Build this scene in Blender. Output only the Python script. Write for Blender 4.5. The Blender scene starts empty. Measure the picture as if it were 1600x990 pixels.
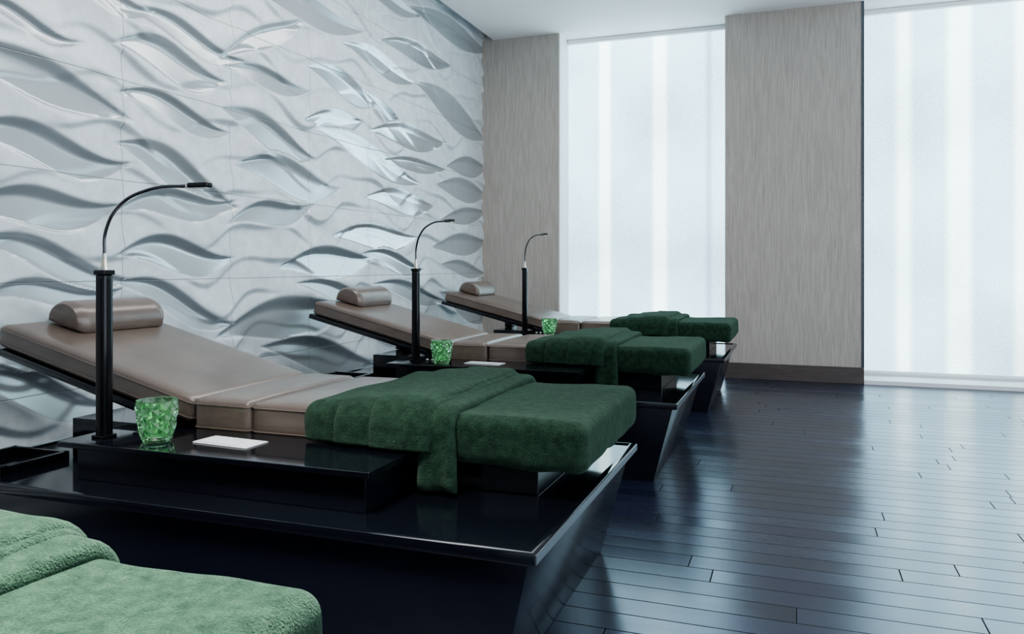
import bpy, bmesh, math, random
import numpy as np
from mathutils import Vector, Matrix, noise
random.seed(4)
C=math.cos(math.radians(19.9)); S=math.sin(math.radians(19.9)); F=1230.0; H=1.2; HY=416.0
XL=-3.56; YB=8.76; CZ=3.9; CZ2=4.2; XR=4.6; YF=-2.6; YO=9.16
scn=bpy.context.scene
try:
    scn.view_settings.view_transform='AgX'; scn.view_settings.look='AgX - Medium High Contrast'; scn.view_settings.exposure=0.2
except Exception as e: print(e)
def xat(px,Y):
    t=(px-800)/F; w=Y/(C+S*t); return w*(C*t-S)
def wallpt(px,py):
    t=(px-800)/F; w=XL/(C*t-S); return w*(C+S*t), H-(py-HY)/F*w, w
# ---------------------------------------------------------------- materials
def srgb(r,g,b):
    f=lambda c:(c/255/12.92 if c/255<=0.04045 else ((c/255+0.055)/1.055)**2.4)
    return (f(r),f(g),f(b),1)
def M(name,col,rough=0.5,metal=0.0,**kw):
    m=bpy.data.materials.new(name); m.use_nodes=True
    b=m.node_tree.nodes['Principled BSDF']
    b.inputs['Base Color'].default_value=col
    b.inputs['Roughness'].default_value=rough
    b.inputs['Metallic'].default_value=metal
    for k,v in kw.items():
        k=k.replace('_',' ')
        if k in b.inputs: b.inputs[k].default_value=v
    return m,m.node_tree,b
def N(nt,t,**kw):
    n=nt.nodes.new(t)
    for k,v in kw.items():
        if k in n.inputs: n.inputs[k].default_value=v
        else: setattr(n,k,v)
    return n
def noise_bump(nt,b,scale,strength,dist=0.002,vec=None,detail=4,stretch=None):
    tc=N(nt,'ShaderNodeTexCoord'); src=tc.outputs['Object']
    if stretch:
        mp=N(nt,'ShaderNodeMapping'); mp.inputs['Scale'].default_value=stretch
        nt.links.new(src,mp.inputs[0]); src=mp.outputs[0]
    n=N(nt,'ShaderNodeTexNoise',Scale=scale,Detail=detail); nt.links.new(src,n.inputs['Vector'])
    bp=N(nt,'ShaderNodeBump',Strength=strength,Distance=dist)
    nt.links.new(n.outputs[0],bp.inputs['Height']); nt.links.new(bp.outputs[0],b.inputs['Normal'])
    return n
def color_var(nt,b,n,c0,c1,p0=.3,p1=.7):
    r=N(nt,'ShaderNodeValToRGB'); r.color_ramp.elements[0].position=p0; r.color_ramp.elements[1].position=p1
    r.color_ramp.elements[0].color=c0; r.color_ramp.elements[1].color=c1
    nt.links.new(n.outputs[0],r.inputs[0]); nt.links.new(r.outputs[0],b.inputs['Base Color'])
m_black,nt,b=M('black_lacquer',(0.004,0.005,0.008,1),0.08,IOR=1.55); noise_bump(nt,b,6,0.03,0.002)
m_edge,nt,b=M('lacquer_edge',(0.12,0.13,0.15,1),0.25,0.6); noise_bump(nt,b,60,0.05,0.001)
m_body,nt,b=M('black_lacquer_body',(0.004,0.005,0.010,1),0.18,IOR=1.55); noise_bump(nt,b,9,0.05,0.003,stretch=(1,1,8))
m_leather,nt,b=M('taupe_leather',srgb(112,101,97),0.29,IOR=1.65); n=noise_bump(nt,b,170,0.2,0.001,detail=6)
n2=N(nt,'ShaderNodeTexNoise',Scale=5.0); color_var(nt,b,n2,srgb(100,87,79),srgb(113,99,90))
m_metal,nt,b=M('brushed_steel',(0.6,0.58,0.54,1),0.25,1.0); noise_bump(nt,b,200,0.1,0.0005)
m_brass,nt,b=M('champagne_metal',(0.7,0.62,0.5,1),0.25,1.0); noise_bump(nt,b,200,0.1,0.0005)
m_post,nt,b=M('satin_black_metal',(0.008,0.008,0.010,1),0.22,0.3); noise_bump(nt,b,200,0.1,0.0005)
m_neck,nt,b=M('dark_chrome',(0.10,0.10,0.11,1),0.2,0.9); noise_bump(nt,b,300,0.1,0.0005)
m_paper,nt,b=M('white_card',srgb(205,207,210),0.4); noise_bump(nt,b,300,0.1,0.0003)
m_print,nt,b=M('printed_grey',srgb(150,150,155),0.5); noise_bump(nt,b,300,0.1,0.0003)
# plush
m_green,nt,b=M('green_plush',(0.02,0.09,0.04,1),0.95)
b.inputs['Sheen Weight'].default_value=0.18; b.inputs['Sheen Roughness'].default_value=0.4
b.inputs['Sheen Tint'].default_value=(0.6,0.88,0.7,1); b.inputs['Specular IOR Level'].default_value=0.1
tc=N(nt,'ShaderNodeTexCoord')
na=N(nt,'ShaderNodeTexNoise',Scale=240.0,Detail=4.0); nb=N(nt,'ShaderNodeTexNoise',Scale=34.0,Detail=6.0)
nt.links.new(tc.outputs['Object'],na.inputs['Vector']); nt.links.new(tc.outputs['Object'],nb.inputs['Vector'])
b1=N(nt,'ShaderNodeBump',Strength=1.0,Distance=0.007); b2=N(nt,'ShaderNodeBump',Strength=0.5,Distance=0.010)
nt.links.new(na.outputs[0],b1.inputs['Height']); nt.links.new(nb.outputs[0],b2.inputs['Height'])
nt.links.new(b2.outputs[0],b1.inputs['Normal']); nt.links.new(b1.outputs[0],b.inputs['Normal'])
mx=N(nt,'ShaderNodeMath',operation='MULTIPLY'); nt.links.new(na.outputs[0],mx.inputs[0]); nt.links.new(nb.outputs[0],mx.inputs[1])
color_var(nt,b,mx,(0.007,0.020,0.012,1),(0.036,0.078,0.048,1),.10,.44)
# glass
m_glass,nt,b=M('green_cut_glass',(0.30,0.92,0.42,1),0.0,IOR=1.42); b.inputs['Transmission Weight'].default_value=0.94
n=N(nt,'ShaderNodeTexNoise',Scale=20.0); color_var(nt,b,n,(0.46,0.92,0.50,1),(0.58,0.97,0.62,1))
# floor
m_floor,nt,b=M('dark_plank_floor',(0.01,0.01,0.015,1),0.3,IOR=2.0)
b.inputs['Specular Tint'].default_value=(0.80,0.88,1,1)
L_=nt.links.new
PL=1.9
tc=N(nt,'ShaderNodeTexCoord'); sx=N(nt,'ShaderNodeSeparateXYZ'); L_(tc.outputs['Object'],sx.inputs[0])
dv=N(nt,'ShaderNodeMath',operation='DIVIDE'); dv.inputs[1].default_value=0.128; L_(sx.outputs[1],dv.inputs[0])
fl=N(nt,'ShaderNodeMath',operation='FLOOR'); L_(dv.outputs[0],fl.inputs[0])
wn=N(nt,'ShaderNodeTexWhiteNoise',noise_dimensions='1D'); L_(fl.outputs[0],wn.inputs['W'])
ma=N(nt,'ShaderNodeMath',operation='MULTIPLY_ADD'); ma.inputs[1].default_value=5.3; L_(wn.outputs['Value'],ma.inputs[0]); L_(sx.outputs[0],ma.inputs[2])
cxf=N(nt,'ShaderNodeCombineXYZ'); L_(ma.outputs[0],cxf.inputs[0]); L_(sx.outputs[1],cxf.inputs[1])
br=N(nt,'ShaderNodeTexBrick'); br.offset=0.0
for k,v in {'Scale':1.0,'Mortar Size':0.0030,'Mortar Smooth':0.3,'Brick Width':PL,'Row Height':0.128,'Bias':0.0}.items(): br.inputs[k].default_value=v
br.inputs['Color1'].default_value=(0.009,0.011,0.026,1); br.inputs['Color2'].default_value=(0.021,0.026,0.060,1); br.inputs['Mortar'].default_value=(0.002,0.002,0.003,1)
L_(cxf.outputs[0],br.inputs['Vector'])
mp=N(nt,'ShaderNodeMapping'); mp.inputs['Scale'].default_value=(1.2,22,1); L_(tc.outputs['Object'],mp.inputs[0])
gr=N(nt,'ShaderNodeTexNoise',Scale=2.0,Detail=7.0); L_(mp.outputs[0],gr.inputs['Vector'])
mixc=N(nt,'ShaderNodeMix',data_type='RGBA',blend_type='MULTIPLY'); mixc.inputs[0].default_value=0.4
L_(br.outputs['Color'],mixc.inputs[6]); L_(gr.outputs[1],mixc.inputs[7]); L_(mixc.outputs[2],b.inputs['Base Color'])
dx=N(nt,'ShaderNodeMath',operation='DIVIDE'); dx.inputs[1].default_value=PL; L_(ma.outputs[0],dx.inputs[0])
fx=N(nt,'ShaderNodeMath',operation='FLOOR'); L_(dx.outputs[0],fx.inputs[0])
cid=N(nt,'ShaderNodeCombineXYZ'); L_(fx.outputs[0],cid.inputs[0]); L_(fl.outputs[0],cid.inputs[1])
wp=N(nt,'ShaderNodeTexWhiteNoise',noise_dimensions='3D'); L_(cid.outputs[0],wp.inputs['Vector'])
mr=N(nt,'ShaderNodeMapRange'); mr.inputs[3].default_value=0.16; mr.inputs[4].default_value=0.22
L_(wp.outputs['Value'],mr.inputs[0])
mr2=N(nt,'ShaderNodeMath',operation='MULTIPLY_ADD'); mr2.inputs[1].default_value=0.10
L_(gr.outputs[0],mr2.inputs[0]); L_(mr.outputs[0],mr2.inputs[2])
mr3=N(nt,'ShaderNodeMath',operation='MULTIPLY_ADD'); mr3.inputs[1].default_value=0.4
L_(br.outputs['Fac'],mr3.inputs[0]); L_(mr2.outputs[0],mr3.inputs[2]); L_(mr3.outputs[0],b.inputs['Roughness'])
sl=N(nt,'ShaderNodeMapRange'); sl.inputs[3].default_value=.6; sl.inputs[4].default_value=0.06; L_(br.outputs['Fac'],sl.inputs[0]); L_(sl.outputs[0],b.inputs['Specular IOR Level'])
bb=N(nt,'ShaderNodeBump',Strength=1.0,Distance=0.003); bb.invert=True; L_(br.outputs['Fac'],bb.inputs['Height'])
bg=N(nt,'ShaderNodeBump',Strength=0.03,Distance=0.002); L_(gr.outputs[0],bg.inputs['Height']); L_(bb.outputs[0],bg.inputs['Normal'])
vs=N(nt,'ShaderNodeVectorMath',operation='SUBTRACT'); vs.inputs[1].default_value=(.5,.5,.5); L_(wp.outputs['Color'],vs.inputs[0])
vm=N(nt,'ShaderNodeVectorMath',operation='SCALE'); vm.inputs['Scale'].default_value=.016; L_(vs.outputs[0],vm.inputs[0])
va=N(nt,'ShaderNodeVectorMath',operation='ADD'); L_(vm.outputs[0],va.inputs[0]); L_(bg.outputs[0],va.inputs[1])
vn=N(nt,'ShaderNodeVectorMath',operation='NORMALIZE'); L_(va.outputs[0],vn.inputs[0]); L_(vn.outputs[0],b.inputs['Normal'])
# wallpaper
m_wp,nt,b=M('bark_wallpaper',srgb(168,160,154),0.6)
n=noise_bump(nt,b,3.0,0.2,0.003,detail=8,stretch=(34,34,1.6)); color_var(nt,b,n,srgb(166,157,149),srgb(187,179,171),.33,.67)
m_white,nt,b=M('white_paint',srgb(235,236,238),0.6); noise_bump(nt,b,40,0.05,0.001)
m_ceil,nt,b=M('ceiling_paint',srgb(246,245,244),0.7); noise_bump(nt,b,40,0.05,0.001)
m_dark,nt,b=M('cove_gap_shadow',srgb(50,50,54),0.7); noise_bump(nt,b,40,0.05,0.001)  # dark colour stands in for the shade inside the cove gap
m_wood,nt,b=M('taupe_wood_baseboard',srgb(78,68,66),0.4); n=noise_bump(nt,b,4,0.2,0.001,stretch=(1,1,20)); color_var(nt,b,n,srgb(76,68,66),srgb(98,88,85))
# relief
m_rel,nt,b=M('carved_relief',srgb(190,196,198),0.5)
at=N(nt,'ShaderNodeAttribute',attribute_name='leaf'); ap=N(nt,'ShaderNodeAttribute',attribute_name='polish')
tc=N(nt,'ShaderNodeTexCoord'); sx=N(nt,'ShaderNodeSeparateXYZ'); cx=N(nt,'ShaderNodeCombineXYZ')
nt.links.new(tc.outputs['Object'],sx.inputs[0])
sub=N(nt,'ShaderNodeMath',operation='ADD'); sub.inputs[1].default_value=0.205; nt.links.new(sx.outputs[1],sub.inputs[0])
nt.links.new(sub.outputs[0],cx.inputs[0]); nt.links.new(sx.outputs[2],cx.inputs[1])
br=N(nt,'ShaderNodeTexBrick'); br.offset=0.0
for k,v in {'Scale':1.0,'Mortar Size':0.003,'Mortar Smooth':0.6,'Brick Width':0.9,'Row Height':0.56}.items(): br.inputs[k].default_value=v
nt.links.new(cx.outputs[0],br.inputs['Vector'])
n1=N(nt,'ShaderNodeTexNoise',Scale=9.0,Detail=9.0,Roughness=0.65); nt.links.new(tc.outputs['Object'],n1.inputs['Vector'])
r1=N(nt,'ShaderNodeValToRGB'); r1.color_ramp.elements[0].position=.3; r1.color_ramp.elements[1].position=.7
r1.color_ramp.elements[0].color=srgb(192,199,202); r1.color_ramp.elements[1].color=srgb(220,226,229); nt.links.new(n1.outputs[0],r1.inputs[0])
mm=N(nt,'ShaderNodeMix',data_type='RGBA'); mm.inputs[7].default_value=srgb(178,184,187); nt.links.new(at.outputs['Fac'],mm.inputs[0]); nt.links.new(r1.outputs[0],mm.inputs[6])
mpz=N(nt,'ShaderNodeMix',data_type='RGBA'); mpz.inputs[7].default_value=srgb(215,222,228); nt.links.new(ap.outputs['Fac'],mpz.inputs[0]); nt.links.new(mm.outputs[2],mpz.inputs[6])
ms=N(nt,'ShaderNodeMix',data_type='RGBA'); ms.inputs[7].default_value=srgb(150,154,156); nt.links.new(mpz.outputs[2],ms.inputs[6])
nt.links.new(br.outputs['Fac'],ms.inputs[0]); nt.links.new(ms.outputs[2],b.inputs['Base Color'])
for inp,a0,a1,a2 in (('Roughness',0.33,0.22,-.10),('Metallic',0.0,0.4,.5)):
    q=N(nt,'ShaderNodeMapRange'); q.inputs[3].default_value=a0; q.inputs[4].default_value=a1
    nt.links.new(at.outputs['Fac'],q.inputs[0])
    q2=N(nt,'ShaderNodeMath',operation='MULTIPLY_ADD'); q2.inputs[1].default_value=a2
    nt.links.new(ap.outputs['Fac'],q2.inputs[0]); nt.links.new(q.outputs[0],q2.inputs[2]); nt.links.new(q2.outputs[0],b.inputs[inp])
b1=N(nt,'ShaderNodeBump',Strength=0.12,Distance=0.003); nt.links.new(n1.outputs[0],b1.inputs['Height'])
b2=N(nt,'ShaderNodeBump',Strength=0.6,Distance=0.004); b2.invert=True; nt.links.new(br.outputs['Fac'],b2.inputs['Height']); nt.links.new(b1.outputs[0],b2.inputs['Normal'])
nt.links.new(b2.outputs[0],b.inputs['Normal'])
# shade: backlight, its bright bands and dimmer lower part painted as emission
def shade_mat(name,x0,x1,stops,strength,tint=(1,1,1)):
    m=bpy.data.materials.new(name); m.use_nodes=True; nt=m.node_tree; nt.nodes.clear()
    out=N(nt,'ShaderNodeOutputMaterial'); em=N(nt,'ShaderNodeEmission',Strength=strength)
    tc=N(nt,'ShaderNodeTexCoord'); sx=N(nt,'ShaderNodeSeparateXYZ'); nt.links.new(tc.outputs['Object'],sx.inputs[0])
    mr=N(nt,'ShaderNodeMapRange'); mr.inputs[1].default_value=x0; mr.inputs[2].default_value=x1; nt.links.new(sx.outputs[0],mr.inputs[0])
    r=N(nt,'ShaderNodeValToRGB'); cr=r.color_ramp
    base=(0.44*tint[0],0.66*tint[1],0.77*tint[2],1); br_=(0.80,1.04,1.06,1); dk=(0.32,0.45,0.56,1)
    cols={'b':base,'h':br_,'d':dk}
    cr.elements[0].position=0; cr.elements[0].color=cols[stops[0][1]]
    cr.elements[1].position=1; cr.elements[1].color=cols[stops[-1][1]]
    last=stops[0][1]
    for p,k in stops[1:]:
        p=(p-x0)/(x1-x0)
        if 0<p<1:
            e=cr.elements.new(max(0.001,p-0.012)); e.color=cols[last]
            e=cr.elements.new(min(.999,p+0.012)); e.color=cols[k]
        last=k
    nt.links.new(mr.outputs[0],r.inputs[0])
    mp=N(nt,'ShaderNodeMapping'); mp.inputs['Scale'].default_value=(90,1,60); nt.links.new(tc.outputs['Object'],mp.inputs[0])
    n=N(nt,'ShaderNodeTexNoise',Scale=1.0,Detail=4.0); nt.links.new(mp.outputs[0],n.inputs['Vector'])
    n2=N(nt,'ShaderNodeTexNoise',Scale=0.8,Detail=2.0); nt.links.new(tc.outputs['Object'],n2.inputs['Vector'])
    ad=N(nt,'ShaderNodeMath',operation='ADD'); nt.links.new(n.outputs[0],ad.inputs[0]); nt.links.new(n2.outputs[0],ad.inputs[1])
    q=N(nt,'ShaderNodeMapRange'); q.inputs[1].default_value=.6; q.inputs[2].default_value=1.4; q.inputs[3].default_value=.60; q.inputs[4].default_value=1.36
    nt.links.new(ad.outputs[0],q.inputs[0])
    zr=N(nt,'ShaderNodeMapRange'); zr.inputs[1].default_value=1.35; zr.inputs[2].default_value=1.75; zr.inputs[3].default_value=.88; zr.inputs[4].default_value=1.0
    nt.links.new(sx.outputs[2],zr.inputs[0])
    qq=N(nt,'ShaderNodeMath',operation='MULTIPLY'); nt.links.new(q.outputs[0],qq.inputs[0]); nt.links.new(zr.outputs[0],qq.inputs[1])
    v=N(nt,'ShaderNodeVectorMath',operation='SCALE'); nt.links.new(r.outputs[0],v.inputs[0]); nt.links.new(qq.outputs[0],v.inputs['Scale'])
    nt.links.new(v.outputs[0],em.inputs[0]); nt.links.new(em.outputs[0],out.inputs[0]); return m
# ---------------------------------------------------------------- mesh helpers
def empty(name,loc=(0,0,0)):
    o=bpy.data.objects.new(name,None); o.location=loc; o.empty_display_size=.1; scn.collection.objects.link(o); return o
def mkobj(name,me,mat=None,parent=None,loc=(0,0,0)):
    o=bpy.data.objects.new(name,me); scn.collection.objects.link(o)
    if mat and not me.materials: me.materials.append(mat)
    o.location=loc
    if parent: o.parent=parent
    return o
def bm_mesh(bm,name,smooth=True,angle=35):
    me=bpy.data.meshes.new(name); bm.normal_update()
    for f in bm.faces: f.smooth=smooth
    bm.to_mesh(me); bm.free()
    if smooth: me.set_sharp_from_angle(angle=math.radians(angle))
    return me
def boxbm(x0,x1,y0,y1,z0,z1,bev=0,seg=2,bm=None):
    bm=bm or bmesh.new()
    r=bmesh.ops.create_cube(bm,size=1)
    vs=r['verts']
    for v in vs: v.co=Vector(((x0+x1)/2+v.co.x*(x1-x0),(y0+y1)/2+v.co.y*(y1-y0),(z0+z1)/2+v.co.z*(z1-z0)))
    if bev>0:
        es=list({e for v in vs for e in v.link_edges})
        bmesh.ops.bevel(bm,geom=es,offset=bev,segments=seg,profile=.5,affect='EDGES')
    return bm
def box(name,x0,x1,y0,y1,z0,z1,mat,bev=0,seg=2,parent=None,off=(0,0,0),wn=True):
    bm=boxbm(x0,x1,y0,y1,z0,z1,bev,seg)
    bmesh.ops.translate(bm,vec=Vector(off)*-1,verts=bm.verts)
    me=bm_mesh(bm,name,smooth=bev>0)
    o=mkobj(name,me,mat,parent)
    if bev>0 and wn:
        md=o.modifiers.new('wn','WEIGHTED_NORMAL'); md.keep_sharp=True
    return o
def rbox_verts(lo,hi,r,n=(40,40,8)):
    bm=bmesh.new(); lo=Vector(lo); hi=Vector(hi)
    cache={}
    def V(i,j,k):
        key=(i,j,k)
        if key not in cache:
            def cc(a,nn):
                t=a/nn; return 0.5-0.5*math.cos(math.pi*t)*(0.35)-0.5*(1-2*t)*0.65
            t=(cc(i,n[0]),cc(j,n[1]),cc(k,n[2]))
            p=Vector([lo[a]+(hi[a]-lo[a])*t[a] for a in range(3)])
            q=Vector([min(max(p[a],lo[a]+r),hi[a]-r) for a in range(3)])
            d=p-q
            if d.length>1e-6: p=q+d.normalized()*r
            cache[key]=bm.verts.new(p)
        return cache[key]
    nx,ny,nz=n
    def quad(a,b_,c,d):
        try: bm.faces.new((a,b_,c,d))
        except: pass
    for i in range(nx):
        for j in range(ny):
            quad(V(i,j,0),V(i,j+1,0),V(i+1,j+1,0),V(i+1,j,0)); quad(V(i,j,nz),V(i+1,j,nz),V(i+1,j+1,nz),V(i,j+1,nz))
    for i in range(nx):
        for k in range(nz):
            quad(V(i,0,k),V(i+1,0,k),V(i+1,0,k+1),V(i,0,k+1)); quad(V(i,ny,k),V(i,ny,k+1),V(i+1,ny,k+1),V(i+1,ny,k))
    for j in range(ny):
        for k in range(nz):
            quad(V(0,j,k),V(0,j,k+1),V(0,j+1,k+1),V(0,j+1,k)); quad(V(nx,j,k),V(nx,j+1,k),V(nx,j+1,k+1),V(nx,j,k+1))
    return bm
def join_bm(bms):
    out=bmesh.new()
    for x in bms:
        me=bpy.data.meshes.new('t'); x.to_mesh(me); x.free(); out.from_mesh(me); bpy.data.meshes.remove(me)
    return out
# ---------------------------------------------------------------- room shell
box('floor',XL-.1,XR+.1,YF-.1,YO+.1,-.1,0,m_floor)
box('ceiling',XL+.15,XR,YF,YO+.1,CZ,CZ+.06,m_ceil)
box('cove_top',XL-.1,XL+.2,YF,YO+.1,CZ2,CZ2+.05,m_dark)  # upper ceiling over the cove gap, shade put into its colour
box('wall_front',XL-.1,XR+.1,YF-.1,YF,0,CZ2,m_white)
wr=empty('wall_right')
box('pier_a',XR,XR+.2,YF,-1.6,0,CZ,m_wp,parent=wr); box('pier_b',XR,XR+.2,7.2,YO+.1,0,CZ,m_wp,parent=wr)
wb=empty('wall_back')
WX=[XL,-2.596,-.729,.642,3.4,XR]
box('pier_left',WX[0]-.1,WX[1],YB,YO+.1,0,CZ2,m_wp,parent=wb)
box('pier_middle',WX[2],WX[3],YB,YO+.1,0,CZ,m_wp,parent=wb)
box('pier_right',WX[4],WX[5],YB,YO+.1,0,CZ,m_wp,parent=wb)
box('reveal_left',WX[1],WX[1]+.012,YB+.01,YO,0,CZ,m_white,parent=wb)
box('baseboard_back',WX[2]-.0,WX[3],YB-.02,YB,0,.17,m_wood,.004,parent=None)
box('baseboard_back.001',WX[0]+.06,WX[1],YB-.02,YB,0,.17,m_wood,.004,parent=None)
box('trim_2',WX[3]-.022,WX[3]+.002,YB-.008,YB,.17,CZ,m_edge)
def window(name,x0,x1,stops,strength):
    e=empty(name)
    box('sill',x0,x1,YB-.02,YO,0,.045,m_white,.004,parent=e)
    box('shade',x0+.0,x1-.0,YO-.02,YO-.015,.10,CZ,shade_mat(name+'_shade',x0,x1,stops,strength),parent=e)
    box('hem_bar',x0+.01,x1-.01,YO-.035,YO-.012,.07,.10,m_white,.006,parent=e)
    box('glass_back',x0,x1,YO,YO+.02,0,CZ,m_white,parent=e)
    box('head_roller',x0,x1,YO-.09,YO-.025,CZ-.05,CZ,m_white,.01,parent=e)
    return e
ys=YO-.02
SH=3.2
window('window_1',WX[1]+.012,WX[2],[(WX[1],'b'),(xat(936,ys),'h'),(xat(954,ys),'b'),(xat(1020,ys),'h'),(xat(1042,ys),'b'),(xat(1103,ys),'d'),(xat(1112,ys),'b')],SH)
window('window_2',WX[3],WX[4],[(WX[3],'b'),(xat(1401,ys),'h'),(xat(1423,ys),'b'),(xat(1480,ys),'h'),(xat(1518,ys),'b'),(xat(1586,ys),'h'),(xat(1625,ys),'b'),(xat(1700,ys),'h'),(xat(1730,ys),'b')],SH)
w3=empty('window_3')  # unseen window added as a glowing fill source from the right
box('sill',XR-.02,XR+.2,-1.6,7.2,0,.045,m_white,.004,parent=w3)
sm=shade_mat('window_3_shade',-10,10,[(-10,'b'),(0,'b')],3.9,(1.40,1.04,.97))
box('shade',XR+.15,XR+.155,-1.6,7.2,.045,CZ,sm,parent=w3)
for i,y in enumerate((1.3,4.2)): box('mullion_%d'%i,XR+.02,XR+.145,y-.06,y+.06,.045,CZ,m_white,.004,parent=w3)
# ---------------------------------------------------------------- relief wall
leafs=[(-90,55,182,180,70,.0),(185,72,340,124,58,.03),(200,22,372,92,40,.03),(345,90,478,26,38,.02),(375,-22,560,44,44,.03),(60,-50,230,14,44,.03),
(-60,5,120,60,30,.03),(-60,215,190,250,62,.04),(190,232,360,318,62,.03),(352,176,482,244,50,.02),(190,150,352,202,38,.03),(376,262,520,292,56,.03),
(-60,335,172,318,64,.03),(190,330,358,312,46,.03),(-40,383,190,432,50,.03),(190,400,354,400,56,.03),(360,350,482,318,38,.03),
(486,108,584,160,42,.02),(572,148,648,232,30,.01),(540,72,642,126,34,.02),(600,66,698,100,32,.02),(478,188,562,190,38,.01),(502,208,648,282,40,.03),(583,206,688,222,38,.02),
(576,310,672,320,38,.02),(525,370,645,370,40,.02),(445,418,575,402,50,.02),(570,398,654,420,32,.015),(655,135,753,214,46,.02),
(700,260,756,262,32,.01),(686,290,756,304,36,.01),(680,386,756,378,34,.01),(692,414,752,426,24,.01),(645,16,756,78,36,.02),
(350,525,538,472,66,.03),(420,545,580,568,54,.02),(190,448,352,500,44,.03),(-30,470,180,448,38,.03),
(470,446,590,474,32,.02),(590,446,690,468,28,.02),(-60,600,160,628,64,.03),(-80,520,60,560,40,.03),(300,565,420,595,34,.02),(600,490,700,530,34,.02),(690,460,756,500,34,.01),(355,108,475,140,32,.02),(560,-20,650,22,26,.02),(600,252,690,264,22,.01),(690,345,756,330,26,.01)]
def relief():
    dy=.0125; dz=.0070
    ny=int((YB-1.4)/dy)+1; nz=int(CZ2/dz)+1
    ya=np.concatenate([np.linspace(YF,1.4,60)[:-1],np.linspace(1.4,YB,ny)]); za=np.linspace(0,CZ2,nz)
    Y,Z=np.meshgrid(ya,za,indexing='ij')
    sm=lambda t:(lambda q:q*q*(3-2*q))(np.clip(t,0,1))
    ph=(Z+.085*np.sin(2*np.pi*Y/1.35+.6+Z*.9)+.035*np.sin(2*np.pi*Y/.71+Z*3.1))/.235
    fl=np.floor(ph); fr=ph-fl
    mod=.3+.7*(.5+.5*np.sin(2*np.pi*(Y/1.5+fl*.377)))
    Hh=.046*mod*((1-fr)**1.15)*sm(fr/.17)
    Hh+=.010*np.sin(2*np.pi*(Y/.9+Z/1.9))*np.sin(2*np.pi*Z/.62+1.3*np.sin(Y*2.3))
    mask=np.zeros_like(Hh); pol=np.zeros_like(Hh)
    L=[]
    for (a,b_,c,d,T,am) in leafs:
        y0,z0,w0=wallpt(a,b_); y1,z1,w1=wallpt(c,d); wm=(w0+w1)/2
        ey=(y1-y0)*.10; ez=(z1-z0)*.10
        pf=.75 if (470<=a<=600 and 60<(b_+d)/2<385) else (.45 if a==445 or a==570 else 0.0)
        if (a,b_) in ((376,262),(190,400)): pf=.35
        L.append((y0-ey,z0-ez,y1+ey,z1+ez,T/F*wm*1.12,am*1.5,pf))
    for i in range(14):
        y0=random.uniform(-2.2,1.2); z0=.25+i*.26; L.append((y0,z0,y0+.9,z0+random.uniform(-.15,.1),.16,.03,0.0))
    for (y0,z0,y1,z1,T,am,pf) in L:
        s=(Y-y0)/(y1-y0); ins=(s>0)&(s<1); sc=np.clip(s,0,1)
        e=np.sin(np.pi*sc); zc=z0+(z1-z0)*sc+am*np.sin(2*np.pi*sc)
        h=T/2*np.maximum(e,1e-4)**1.25; env=e**.9
        v=(zc+h-Z)/(2*h+1e-6); vc=np.clip(v,0,1)
        D=min(.014,T*.09); B=.030; B2=.018
        up=Z-(zc+h); dn=(zc-h)-Z
        inner=ins&(v>=0)&(v<=1)
        t=sm(vc/.36)
        hin=env*(B*(1-t)+B2*vc**1.5-D*(1-vc)**1.0*t)
        Hh=np.where(inner,hin+Hh*(.12+.5*(1-env)),Hh)
        Hh=np.where(ins&(up>0)&(mask<.5),Hh*(1-env*np.exp(-up/.05)*.9)+B*env*np.exp(-up/.10),Hh)
        Hh=np.where(ins&(dn>0)&(mask<.5),Hh*(1-env*np.exp(-dn/.02)*.9)+B2*env*np.exp(-dn/.06),Hh)
        mk=sm(v/.10)*sm((1-v)/.06)*sm(s/.08)*sm((1-s)/.08)
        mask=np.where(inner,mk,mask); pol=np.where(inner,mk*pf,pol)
    for _ in range(2):
        Hh[1:-1,1:-1]=.5*Hh[1:-1,1:-1]+.125*(Hh[:-2,1:-1]+Hh[2:,1:-1]+Hh[1:-1,:-2]+Hh[1:-1,2:])
    nY,nZ=Y.shape
    co=np.stack([XL+Hh,Y,Z],-1).reshape(-1,3).astype(np.float32)
    idx=np.arange(nY*nZ).reshape(nY,nZ)
    f=np.stack([idx[:-1,:-1],idx[1:,:-1],idx[1:,1:],idx[:-1,1:]],-1).reshape(-1,4).astype(np.int32)
    me=bpy.data.meshes.new('wall_left'); me.vertices.add(len(co)); me.vertices.foreach_set('co',co.ravel())
    me.loops.add(f.size); me.loops.foreach_set('vertex_index',f.ravel())
    me.polygons.add(len(f)); me.polygons.foreach_set('loop_start',np.arange(0,f.size,4,dtype=np.int32))
    me.polygons.foreach_set('use_smooth',np.ones(len(f),dtype=bool))
    me.update(calc_edges=True)
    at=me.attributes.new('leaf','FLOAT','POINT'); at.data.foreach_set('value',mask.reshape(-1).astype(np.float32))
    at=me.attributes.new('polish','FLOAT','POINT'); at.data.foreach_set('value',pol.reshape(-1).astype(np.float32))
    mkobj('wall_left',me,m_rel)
relief()
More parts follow.
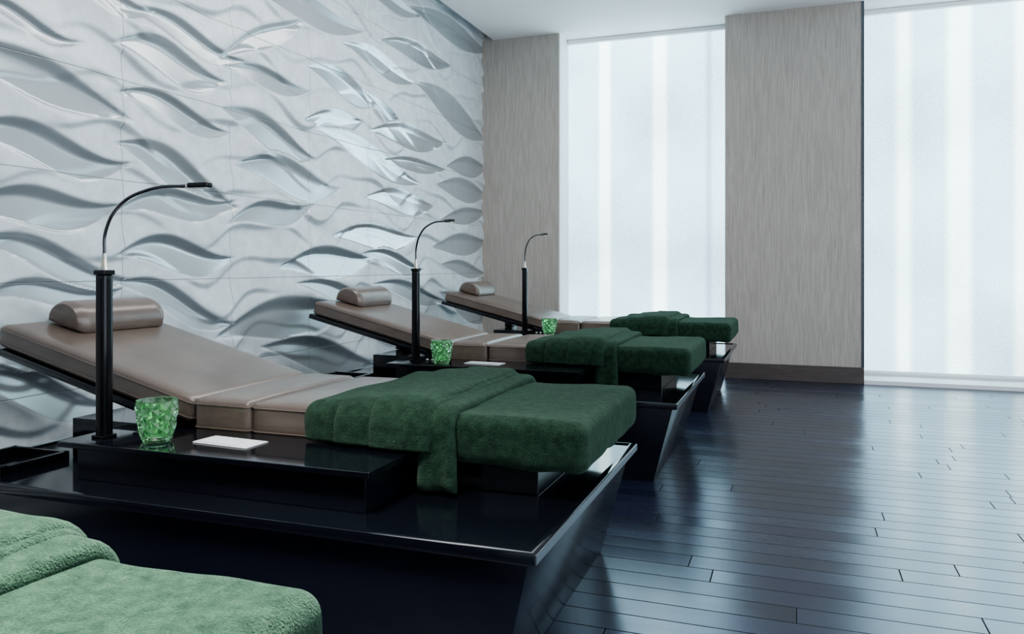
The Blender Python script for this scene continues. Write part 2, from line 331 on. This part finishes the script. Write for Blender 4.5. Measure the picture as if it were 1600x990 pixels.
# ---------------------------------------------------------------- lounger (built in first bed's frame)
O=(-1.9,2.6,0)
def lounger():
    P=empty('spa_lounger',O); off=O
    bm=bmesh.new()
    T=[(-2.98,1.97,.42),(-.665,1.97,.42),(-.665,3.29,.42),(-2.98,3.29,.42)]; Bt=[(-2.95,2.02,0),(-.775,2.02,0),(-.775,3.24,0),(-2.95,3.24,0)]
    tv=[bm.verts.new(p) for p in T]; bv=[bm.verts.new(p) for p in Bt]
    bm.faces.new(tv); bm.faces.new(bv[::-1])
    for i in range(4): bm.faces.new((bv[i],bv[(i+1)%4],tv[(i+1)%4],tv[i]))
    bmesh.ops.bevel(bm,geom=bm.edges[:],offset=.003,segments=2,profile=.5,affect='EDGES')
    bmesh.ops.translate(bm,vec=Vector(off)*-1,verts=bm.verts)
    mkobj('base_body',bm_mesh(bm,'base_body'),m_body,P)
    bm=bmesh.new(); bmesh.ops.create_cube(bm,size=1)
    for v in bm.verts: v.co=Vector((-1.82+v.co.x*2.36,2.63+v.co.y*1.38,.4365+v.co.z*.033))
    bm.faces.ensure_lookup_table(); bm.normal_update()
    top=[f for f in bm.faces if f.normal.z>.9]
    bmesh.ops.inset_region(bm,faces=top,thickness=.032,depth=0)
    bmesh.ops.inset_region(bm,faces=top,thickness=.003,depth=-.006)
    es=[e for e in bm.edges if len(e.link_faces)==2 and e.calc_face_angle()>1.2 and max(v.co.z for v in e.verts)>.4 and (abs(abs(e.verts[0].co.x+1.82)-1.18)<1e-4 or abs(abs(e.verts[0].co.y-2.63)-.69)<1e-4)]
    bmesh.ops.bevel(bm,geom=es,offset=.003,segments=2,profile=.5,affect='EDGES')
    bmesh.ops.translate(bm,vec=Vector(off)*-1,verts=bm.verts)
    mkobj('deck',bm_mesh(bm,'deck',angle=25),m_black,P)
    box('edge_strip',-.642,-.636,1.945,3.315,.423,.449,m_edge,.001,parent=P,off=off)
    box('plinth',-2.3,-.80,2.46,3.10,.447,.56,m_body,.004,parent=P,off=off)
    box('head_block',-2.70,-2.25,2.34,3.2,.447,.60,m_black,.004,parent=P,off=off)
    box('side_table_body',-2.40,-1.235,2.10,2.44,.447,.565,m_body,.003,parent=P,off=off)
    box('side_table_top',-2.45,-1.20,2.06,2.40,.565,.585,m_black,.003,parent=P,off=off)
    box('switch_panel',-2.30,-2.17,2.25,2.33,.585,.589,m_post,.001,parent=P,off=off)
    for i in range(3):
        bm=bmesh.new(); bmesh.ops.create_cone(bm,cap_ends=True,segments=20,radius1=.011,radius2=.009,depth=.008)
        bmesh.ops.translate(bm,vec=Vector((-2.275+i*.038-off[0],2.29-off[1],.592)),verts=bm.verts)
        mkobj('switch_%d'%(i+1),bm_mesh(bm,'sw'),m_metal,P)
    tx0,tx1,ty0,ty1=-2.97,-2.68,2.04,2.31
    for i,(a,b_,c,d) in enumerate(((tx0,tx1,ty0,ty0+.02),(tx0,tx1,ty1-.02,ty1),(tx0,tx0+.02,ty0,ty1),(tx1-.02,tx1,ty0,ty1))):
        box('tray_rim_%d'%(i+1),a,b_,c,d,.447,.478,m_black,.002,parent=P,off=off)
    def cush(name,x0,x1,mtx=None,z0=.565,z1=.70):
        bm=rbox_verts((x0,2.42,z0),(x1,3.18,z1),.026,(24,24,10))
        for v in bm.verts:
            cx_=(v.co.x-x0)/(x1-x0)*2-1; cy_=(v.co.y-2.80)/.38
            if v.co.z>(z0+z1)/2: v.co.z+=.010*(1-min(1,abs(cx_))**4)*(1-min(1,abs(cy_))**4)-.004
        b2=bmesh.new()
        for zz in (z0+.022,z1-.026):
            xa,xb,ya,yb,r=x0-.001,x1+.001,2.419,3.181,.026
            pts=[]
            for (cx0,cy0,a0) in ((xb-r,yb-r,0),(xa+r,yb-r,90),(xa+r,ya+r,180),(xb-r,ya+r,270)):
                for k in range(5):
                    a=math.radians(a0+k*22.5); pts.append(Vector((cx0+r*math.cos(a),cy0+r*math.sin(a),zz)))
            rings=[]
            for i,p in enumerate(pts):
                t=(pts[(i+1)%len(pts)]-pts[i-1]).normalized(); nn=Vector((t.y,-t.x,0))
                rings.append([b2.verts.new(p+nn*.003*math.cos(q)+Vector((0,0,.003*math.sin(q)))) for q in [j*math.pi/3 for j in range(6)]])
            for i in range(len(rings)):
                A=rings[i]; Bq=rings[(i+1)%len(rings)]
                for j in range(6): b2.faces.new((A[j],Bq[j],Bq[(j+1)%6],A[(j+1)%6]))
        bm=join_bm([bm,b2])
        if mtx: bmesh.ops.transform(bm,matrix=mtx,verts=bm.verts)
        bmesh.ops.translate(bm,vec=Vector(off)*-1,verts=bm.verts)
        bmesh.ops.recalc_face_normals(bm,faces=bm.faces)
        return mkobj(name,bm_mesh(bm,name,angle=60),m_leather,P)
    cush('leg_cushion',-1.907,-.665); cush('seat_cushion',-2.175,-1.913)
    ang=math.atan2(.262,1.03)
    global RB
    RB=Matrix.Translation((-2.18,0,.70))@Matrix.Rotation(ang,4,'Y')@Matrix.Translation((2.18,0,-.70))
    cush('back_cushion',-3.24,-2.165,RB,.595,.70)
    for nm,(x0,x1,z0,z1) in {'back_board':(-3.255,-2.22,.562,.594)}.items():
        bm=boxbm(x0,x1,2.415,3.185,z0,z1,.003,2); bmesh.ops.transform(bm,matrix=RB,verts=bm.verts)
        bmesh.ops.translate(bm,vec=Vector(off)*-1,verts=bm.verts); mkobj(nm,bm_mesh(bm,nm),m_black,P)
    box('seat_board',-2.22,-.70,2.43,3.17,.556,.566,m_black,.002,parent=P,off=off)
    bm=boxbm(-2.72,-2.66,2.7,2.9,.60,.66,.003,2); bmesh.ops.translate(bm,vec=Vector(off)*-1,verts=bm.verts); mkobj('back_support',bm_mesh(bm,'bs'),m_body,P)
    return P
def pillow():
    n=22; pts=[]
    for k in range(n+1):
        a=math.pi*k/n; pts.append((.110*math.cos(a)*(1.0),.110*math.sin(a)**.8))
    ring=[(p[0],p[1]) for p in pts]
    ring+= [(-.104,-.006),(0,-.008),(.104,-.006)]
    bm=bmesh.new(); L=.50; st=[]
    m=18
    for i in range(m+1):
        t=i/m; y=-L/2+L*t; edge=min(t,1-t)*L; r=.022
        sc=1.0 if edge>=r else (1-(1-math.sqrt(max(0,1-((r-edge)/r)**2)))*r/.11)
        st.append([bm.verts.new((x*sc,y,.0+(z-.05)*sc+.05)) for x,z in ring])
    for i in range(m):
        for j in range(len(ring)):
            bm.faces.new((st[i][j],st[i][(j+1)%len(ring)],st[i+1][(j+1)%len(ring)],st[i+1][j]))
    bm.faces.new(st[0][::-1]); bm.faces.new(st[-1])
    caps=[f for f in bm.faces if len(f.verts)>4]
    es=[e for f in caps for e in f.edges]
    bmesh.ops.bevel(bm,geom=es,offset=.009,segments=4,profile=.5,affect='EDGES')
    bmesh.ops.recalc_face_normals(bm,faces=bm.faces)
    return mkobj('headrest_pillow',bm_mesh(bm,'headrest_pillow',angle=50),m_leather)
def drape(x0,x1,off_,th,znear,zfar,wob,seed,yn=2.36,yf=3.22,zt=.708,r=.05,lean=0):
    path=[]
    k=14
    for i in range(k): path.append((yn,znear+(zt-r-znear)*i/k,-1,0))
    for i in range(9):
        a=math.pi-(math.pi/2)*i/8; path.append((yn+r+r*math.cos(a),zt-r+r*math.sin(a),math.cos(a),math.sin(a)))
    for i in range(1,40): path.append((yn+r+(yf-yn-2*r)*i/40,zt,0,1))
    for i in range(9):
        a=math.pi/2-(math.pi/2)*i/8; path.append((yf-r+r*math.cos(a),zt-r+r*math.sin(a),math.cos(a),math.sin(a)))
    for i in range(1,k+1): path.append((yf,zt-r+(zfar-zt+r)*i/k,1,0))
    bm=bmesh.new(); m=26; rings=[]
    NP=len(path)
    for ip,(y,z,ny,nz) in enumerate(path):
        s=ip/(NP-1); endt=min(ip,NP-1-ip); es=min(1,math.sqrt(max(0,1-(1-min(endt,2.5)/2.5)**2))+.05)
        w0=wob*noise.noise(Vector((seed,y*3.1,z*4))); w1=wob*noise.noise(Vector((seed+9,y*3.1,z*4)))
        if ip<k and lean: w0-=lean*(1-ip/k)*.5; w1+=lean*(1-ip/k)
        ring=[]
        for kk in range(m+1):
            q=0.5-0.5*math.cos(math.pi*kk/m); x=x0+w0+(x1+w1-x0-w0)*q
            e=(1-abs(2*q-1)**6)**.5
            h=off_+th*e*es+.007*noise.noise(Vector((x*7+seed,y*4,z*6)))*e
            if lean and ip<k: h+=.010*math.sin(q*math.pi*2.5)*(1-ip/k)*e
            ring.append(bm.verts.new((x,y+ny*h,z+nz*h)))
        for kk in range(m-1,0,-1):
            q=0.5-0.5*math.cos(math.pi*kk/m); x=x0+w0+(x1+w1-x0-w0)*q
            ring.append(bm.verts.new((x,y+ny*(off_-.002),z+nz*(off_-.002))))
        rings.append(ring)
    R=len(rings[0])
    for i in range(NP-1):
        for j in range(R): bm.faces.new((rings[i][j],rings[i][(j+1)%R],rings[i+1][(j+1)%R],rings[i+1][j]))
    bm.faces.new(rings[0][::-1]); bm.faces.new(rings[-1])
    bmesh.ops.recalc_face_normals(bm,faces=bm.faces)
    return bm
def blanket():
    body=rbox_verts((-1.56,2.368,.545),(-.615,3.225,.712),.045,(90,80,16))
    for v in body.verts:
        p=v.co
        n1=noise.noise(Vector((p.x*3,p.y*3,p.z*3))); n2=noise.noise(Vector((p.x*9,p.y*7+4,p.z*7)))
        top=max(0,min(1,(p.z-.62)/.08))
        p.z+=.009*n1*top+.004*n2*top
        side=1-top
        p.y+=(1 if p.y>2.8 else -1)*.012*n1*side; p.x+=.012*n2*side*(1 if p.x>-.8 else 0)
        if p.z<.6: p.z+=.020*noise.noise(Vector((p.x*6+p.y*6,1.3,0)))
    parts=[body,
      drape(-1.625,-1.36,.000,.022,.592,.60,.04,1.0),
      drape(-1.50,-1.25,.018,.024,.592,.60,.035,5.0),
      drape(-1.36,-1.14,.036,.022,.592,.60,.025,8.0),
      drape(-1.225,-1.12,.012,.030,.60,.60,.015,15.0),
      drape(-1.180,-1.055,.004,.028,.460,.50,.012,12.0,lean=.012)]
    bm=join_bm(parts)
    bmesh.ops.translate(bm,vec=Vector(O)*-1,verts=bm.verts)
    return mkobj('plush_blanket',bm_mesh(bm,'plush_blanket',angle=80),m_green,loc=O)
def lamp():
    P=empty('reading_lamp')
    bm=boxbm(-.021,.021,-.021,.021,0,.585,.005,3); 
    me=bm_mesh(bm,'post'); mkobj('post',me,m_post,P)
    for i,(x,y) in enumerate(((-.0225,0),(.0225,0),(0,-.0225),(0,.0225))):
        w=.0015; box('fin_%d'%i,x-(w if x else .007),x+(w if x else .007),y-(w if y else .007),y+(w if y else .007),.01,.57,m_post,.0007,parent=P)
    box('cap',-.025,.025,-.025,.025,.585,.602,m_post,.003,parent=P)
    box('foot_plate',-.030,.030,-.030,.030,0,.010,m_post,.003,parent=P)
    def cyl(nm,r,z0,z1,mat,r2=None):
        bm=bmesh.new(); bmesh.ops.create_cone(bm,cap_ends=True,segments=28,radius1=r,radius2=r2 or r,depth=z1-z0)
        bmesh.ops.translate(bm,vec=(0,0,(z0+z1)/2),verts=bm.verts); mkobj(nm,bm_mesh(bm,nm),mat,P)
    cyl('collar',.016,.602,.612,m_metal); cyl('connector',.011,.612,.640,m_brass,.009); cyl('ferrule',.0085,.640,.662,m_metal)
    cu=bpy.data.curves.new('gooseneck','CURVE'); cu.dimensions='3D'; cu.bevel_depth=.0060; cu.bevel_resolution=5; cu.resolution_u=24
    sp=cu.splines.new('BEZIER'); pts=[(0,0,.655),(.006,0,.74),(.066,0,.828),(.20,0,.884),(.395,0,.893)]
    sp.bezier_points.add(len(pts)-1)
    for bp,p in zip(sp.bezier_points,pts): bp.co=p; bp.handle_left_type='AUTO'; bp.handle_right_type='AUTO'
    g=mkobj('gooseneck',cu,m_neck,P)
    h=box('lamp_head',.385,.470,-.017,.017,.884,.902,m_post,.006,3,parent=P)
    h2=box('led_lens',.400,.462,-.012,.012,.881,.885,m_metal,.001,parent=P)
    h3=box('head_collar',.372,.392,-.010,.010,.885,.901,m_metal,.004,parent=P)
    return P,[g,h,h2,h3]
def tumbler():
    bm=bmesh.new(); n=9; rows=6; Ht=.145
    prof=lambda t:.050+.018*t
    rings=[]
    for i in range(rows+1):
        t=i/rows; z=.008+Ht*t*.92; r=prof(t)
        ring=[]
        for k in range(2*n):
            bulge=.0075 if (k+i)%2==0 else -.003
            if i in(0,rows): bulge=0
            a=math.pi*k/n; ring.append(bm.verts.new(((r+bulge)*math.cos(a),(r+bulge)*math.sin(a),z)))
        rings.append(ring)
    def stitch(A,B,diag=None):
        m=len(A)
        for k in range(m):
            k2=(k+1)%m
            if diag is None: bm.faces.new((A[k],A[k2],B[k2],B[k]))
            else:
                if (k+diag)%2==0: bm.faces.new((A[k],A[k2],B[k])); bm.faces.new((A[k2],B[k2],B[k]))
                else: bm.faces.new((A[k],A[k2],B[k2])); bm.faces.new((A[k],B[k2],B[k]))
    def ring(r,z): return [bm.verts.new((r*math.cos(math.pi*k/n),r*math.sin(math.pi*k/n),z)) for k in range(2*n)]
    foot=ring(.047,0); stitch(foot,rings[0])
    for i in range(rows): stitch(rings[i],rings[i+1],i+1)
    lip=ring(.0695,Ht); stitch(rings[-1],lip); lip2=ring(.0655,Ht); stitch(lip,lip2)
    prev=lip2
    for t in (.75,.5,.25,.1): 
        r_=ring(prof(t)-.0055,.008+Ht*.92*t); stitch(prev,r_); prev=r_
    bot=ring(.035,.018); stitch(prev,bot); bm.faces.new(bot); bm.faces.new(foot[::-1])
    bmesh.ops.recalc_face_normals(bm,faces=bm.faces)
    return mkobj('green_glass_tumbler',bm_mesh(bm,'green_glass_tumbler',smooth=False),m_glass)
def card():
    P=empty('menu_card')
    box('sheet',-.12,.12,-.055,.055,0,.004,m_paper,.001,parent=P)
    box('fold_panel',-.116,.10,-.051,.035,.004,.0055,m_paper,.0005,parent=P)
    box('printed_edge',-.10,.08,-.045,-.041,.0055,.006,m_print,parent=P)
    return P
def clone(o,parent=None):
    c=o.copy(); scn.collection.objects.link(c)
    if parent: c.parent=parent
    for ch in o.children: clone(ch,c)
    return c
L1=lounger(); B1=blanket(); P1=pillow(); T1=tumbler(); K1=card()
P1.rotation_euler=(0,math.atan2(.262,1.03),0)
def place(first,dx,dy,sx,lx,ly,rot,items=True):
    cx=O[0]+dx; cy=O[1]+dy
    L=L1 if first else clone(L1); B=B1 if first else clone(B1); P=P1 if first else clone(P1)
    L.location=(cx,cy,0); L.scale=(sx,1,1); B.location=(cx,cy,0); B.scale=(sx,1,1)
    q=RB@Vector((-3.09,2.85,.706)); P.location=(cx+(q.x-O[0])*sx,cy+q.y-O[1],q.z+.006)
    lamp_,arm=lamp(); lamp_.location=(lx,ly,.585)
    for a in arm: a.rotation_euler=(0,0,rot)
    T=T1 if first else clone(T1); K=K1 if first else clone(K1)
    T.location=(cx+(-2.125-O[0])*sx,cy+2.187-O[1],.5852)
    K.location=(cx+(-1.86-O[0])*sx,cy+2.25-O[1],.5852); K.rotation_euler=(0,0,math.radians(-4))
place(True,0,0,1.0,-2.35,2.17,0)
place(False,0,2.38,1.02,-2.34,4.62,-math.radians(35))
place(False,.03,4.62,1.045,-2.35,6.84,-math.radians(48))
place(False,-.055,-2.18,1.0,-2.41,-.01,0)
# ---------------------------------------------------------------- lights
def area(name,loc,rot,sx,sy,e,col=(1,1,1),spread=None):
    l=bpy.data.lights.new(name,'AREA'); l.shape='RECTANGLE'; l.size=sx; l.size_y=sy; l.energy=e; l.color=col
    if spread: l.spread=spread
    o=bpy.data.objects.new(name,l); o.location=loc; o.rotation_euler=rot; scn.collection.objects.link(o); return o
area('overhead_fill',(-2.1,3.9,CZ-.01),(0,0,0),.9,5.5,75,(1,.98,.96))  # added overhead fill for the relief wall and cushions
area('overhead_fill',(-1.2,.5,CZ-.01),(0,0,0),.8,.8,115,(1,.98,.95),math.radians(70))  # added fill to brighten the nearest blanket
w=bpy.data.worlds.new('world'); scn.world=w; w.use_nodes=True
w.node_tree.nodes['Background'].inputs[0].default_value=(.6,.75,.9,1); w.node_tree.nodes['Background'].inputs[1].default_value=.3
# ---------------------------------------------------------------- camera
cam=bpy.data.cameras.new('camera'); co=bpy.data.objects.new('camera',cam); scn.collection.objects.link(co)
cam.sensor_width=36; cam.lens=36*F/1600; cam.shift_y=-(495-HY)/1600*1.0
co.location=(0,0,H); co.rotation_euler=(math.radians(90),0,math.radians(19.9)); cam.clip_start=.05
scn.camera=co
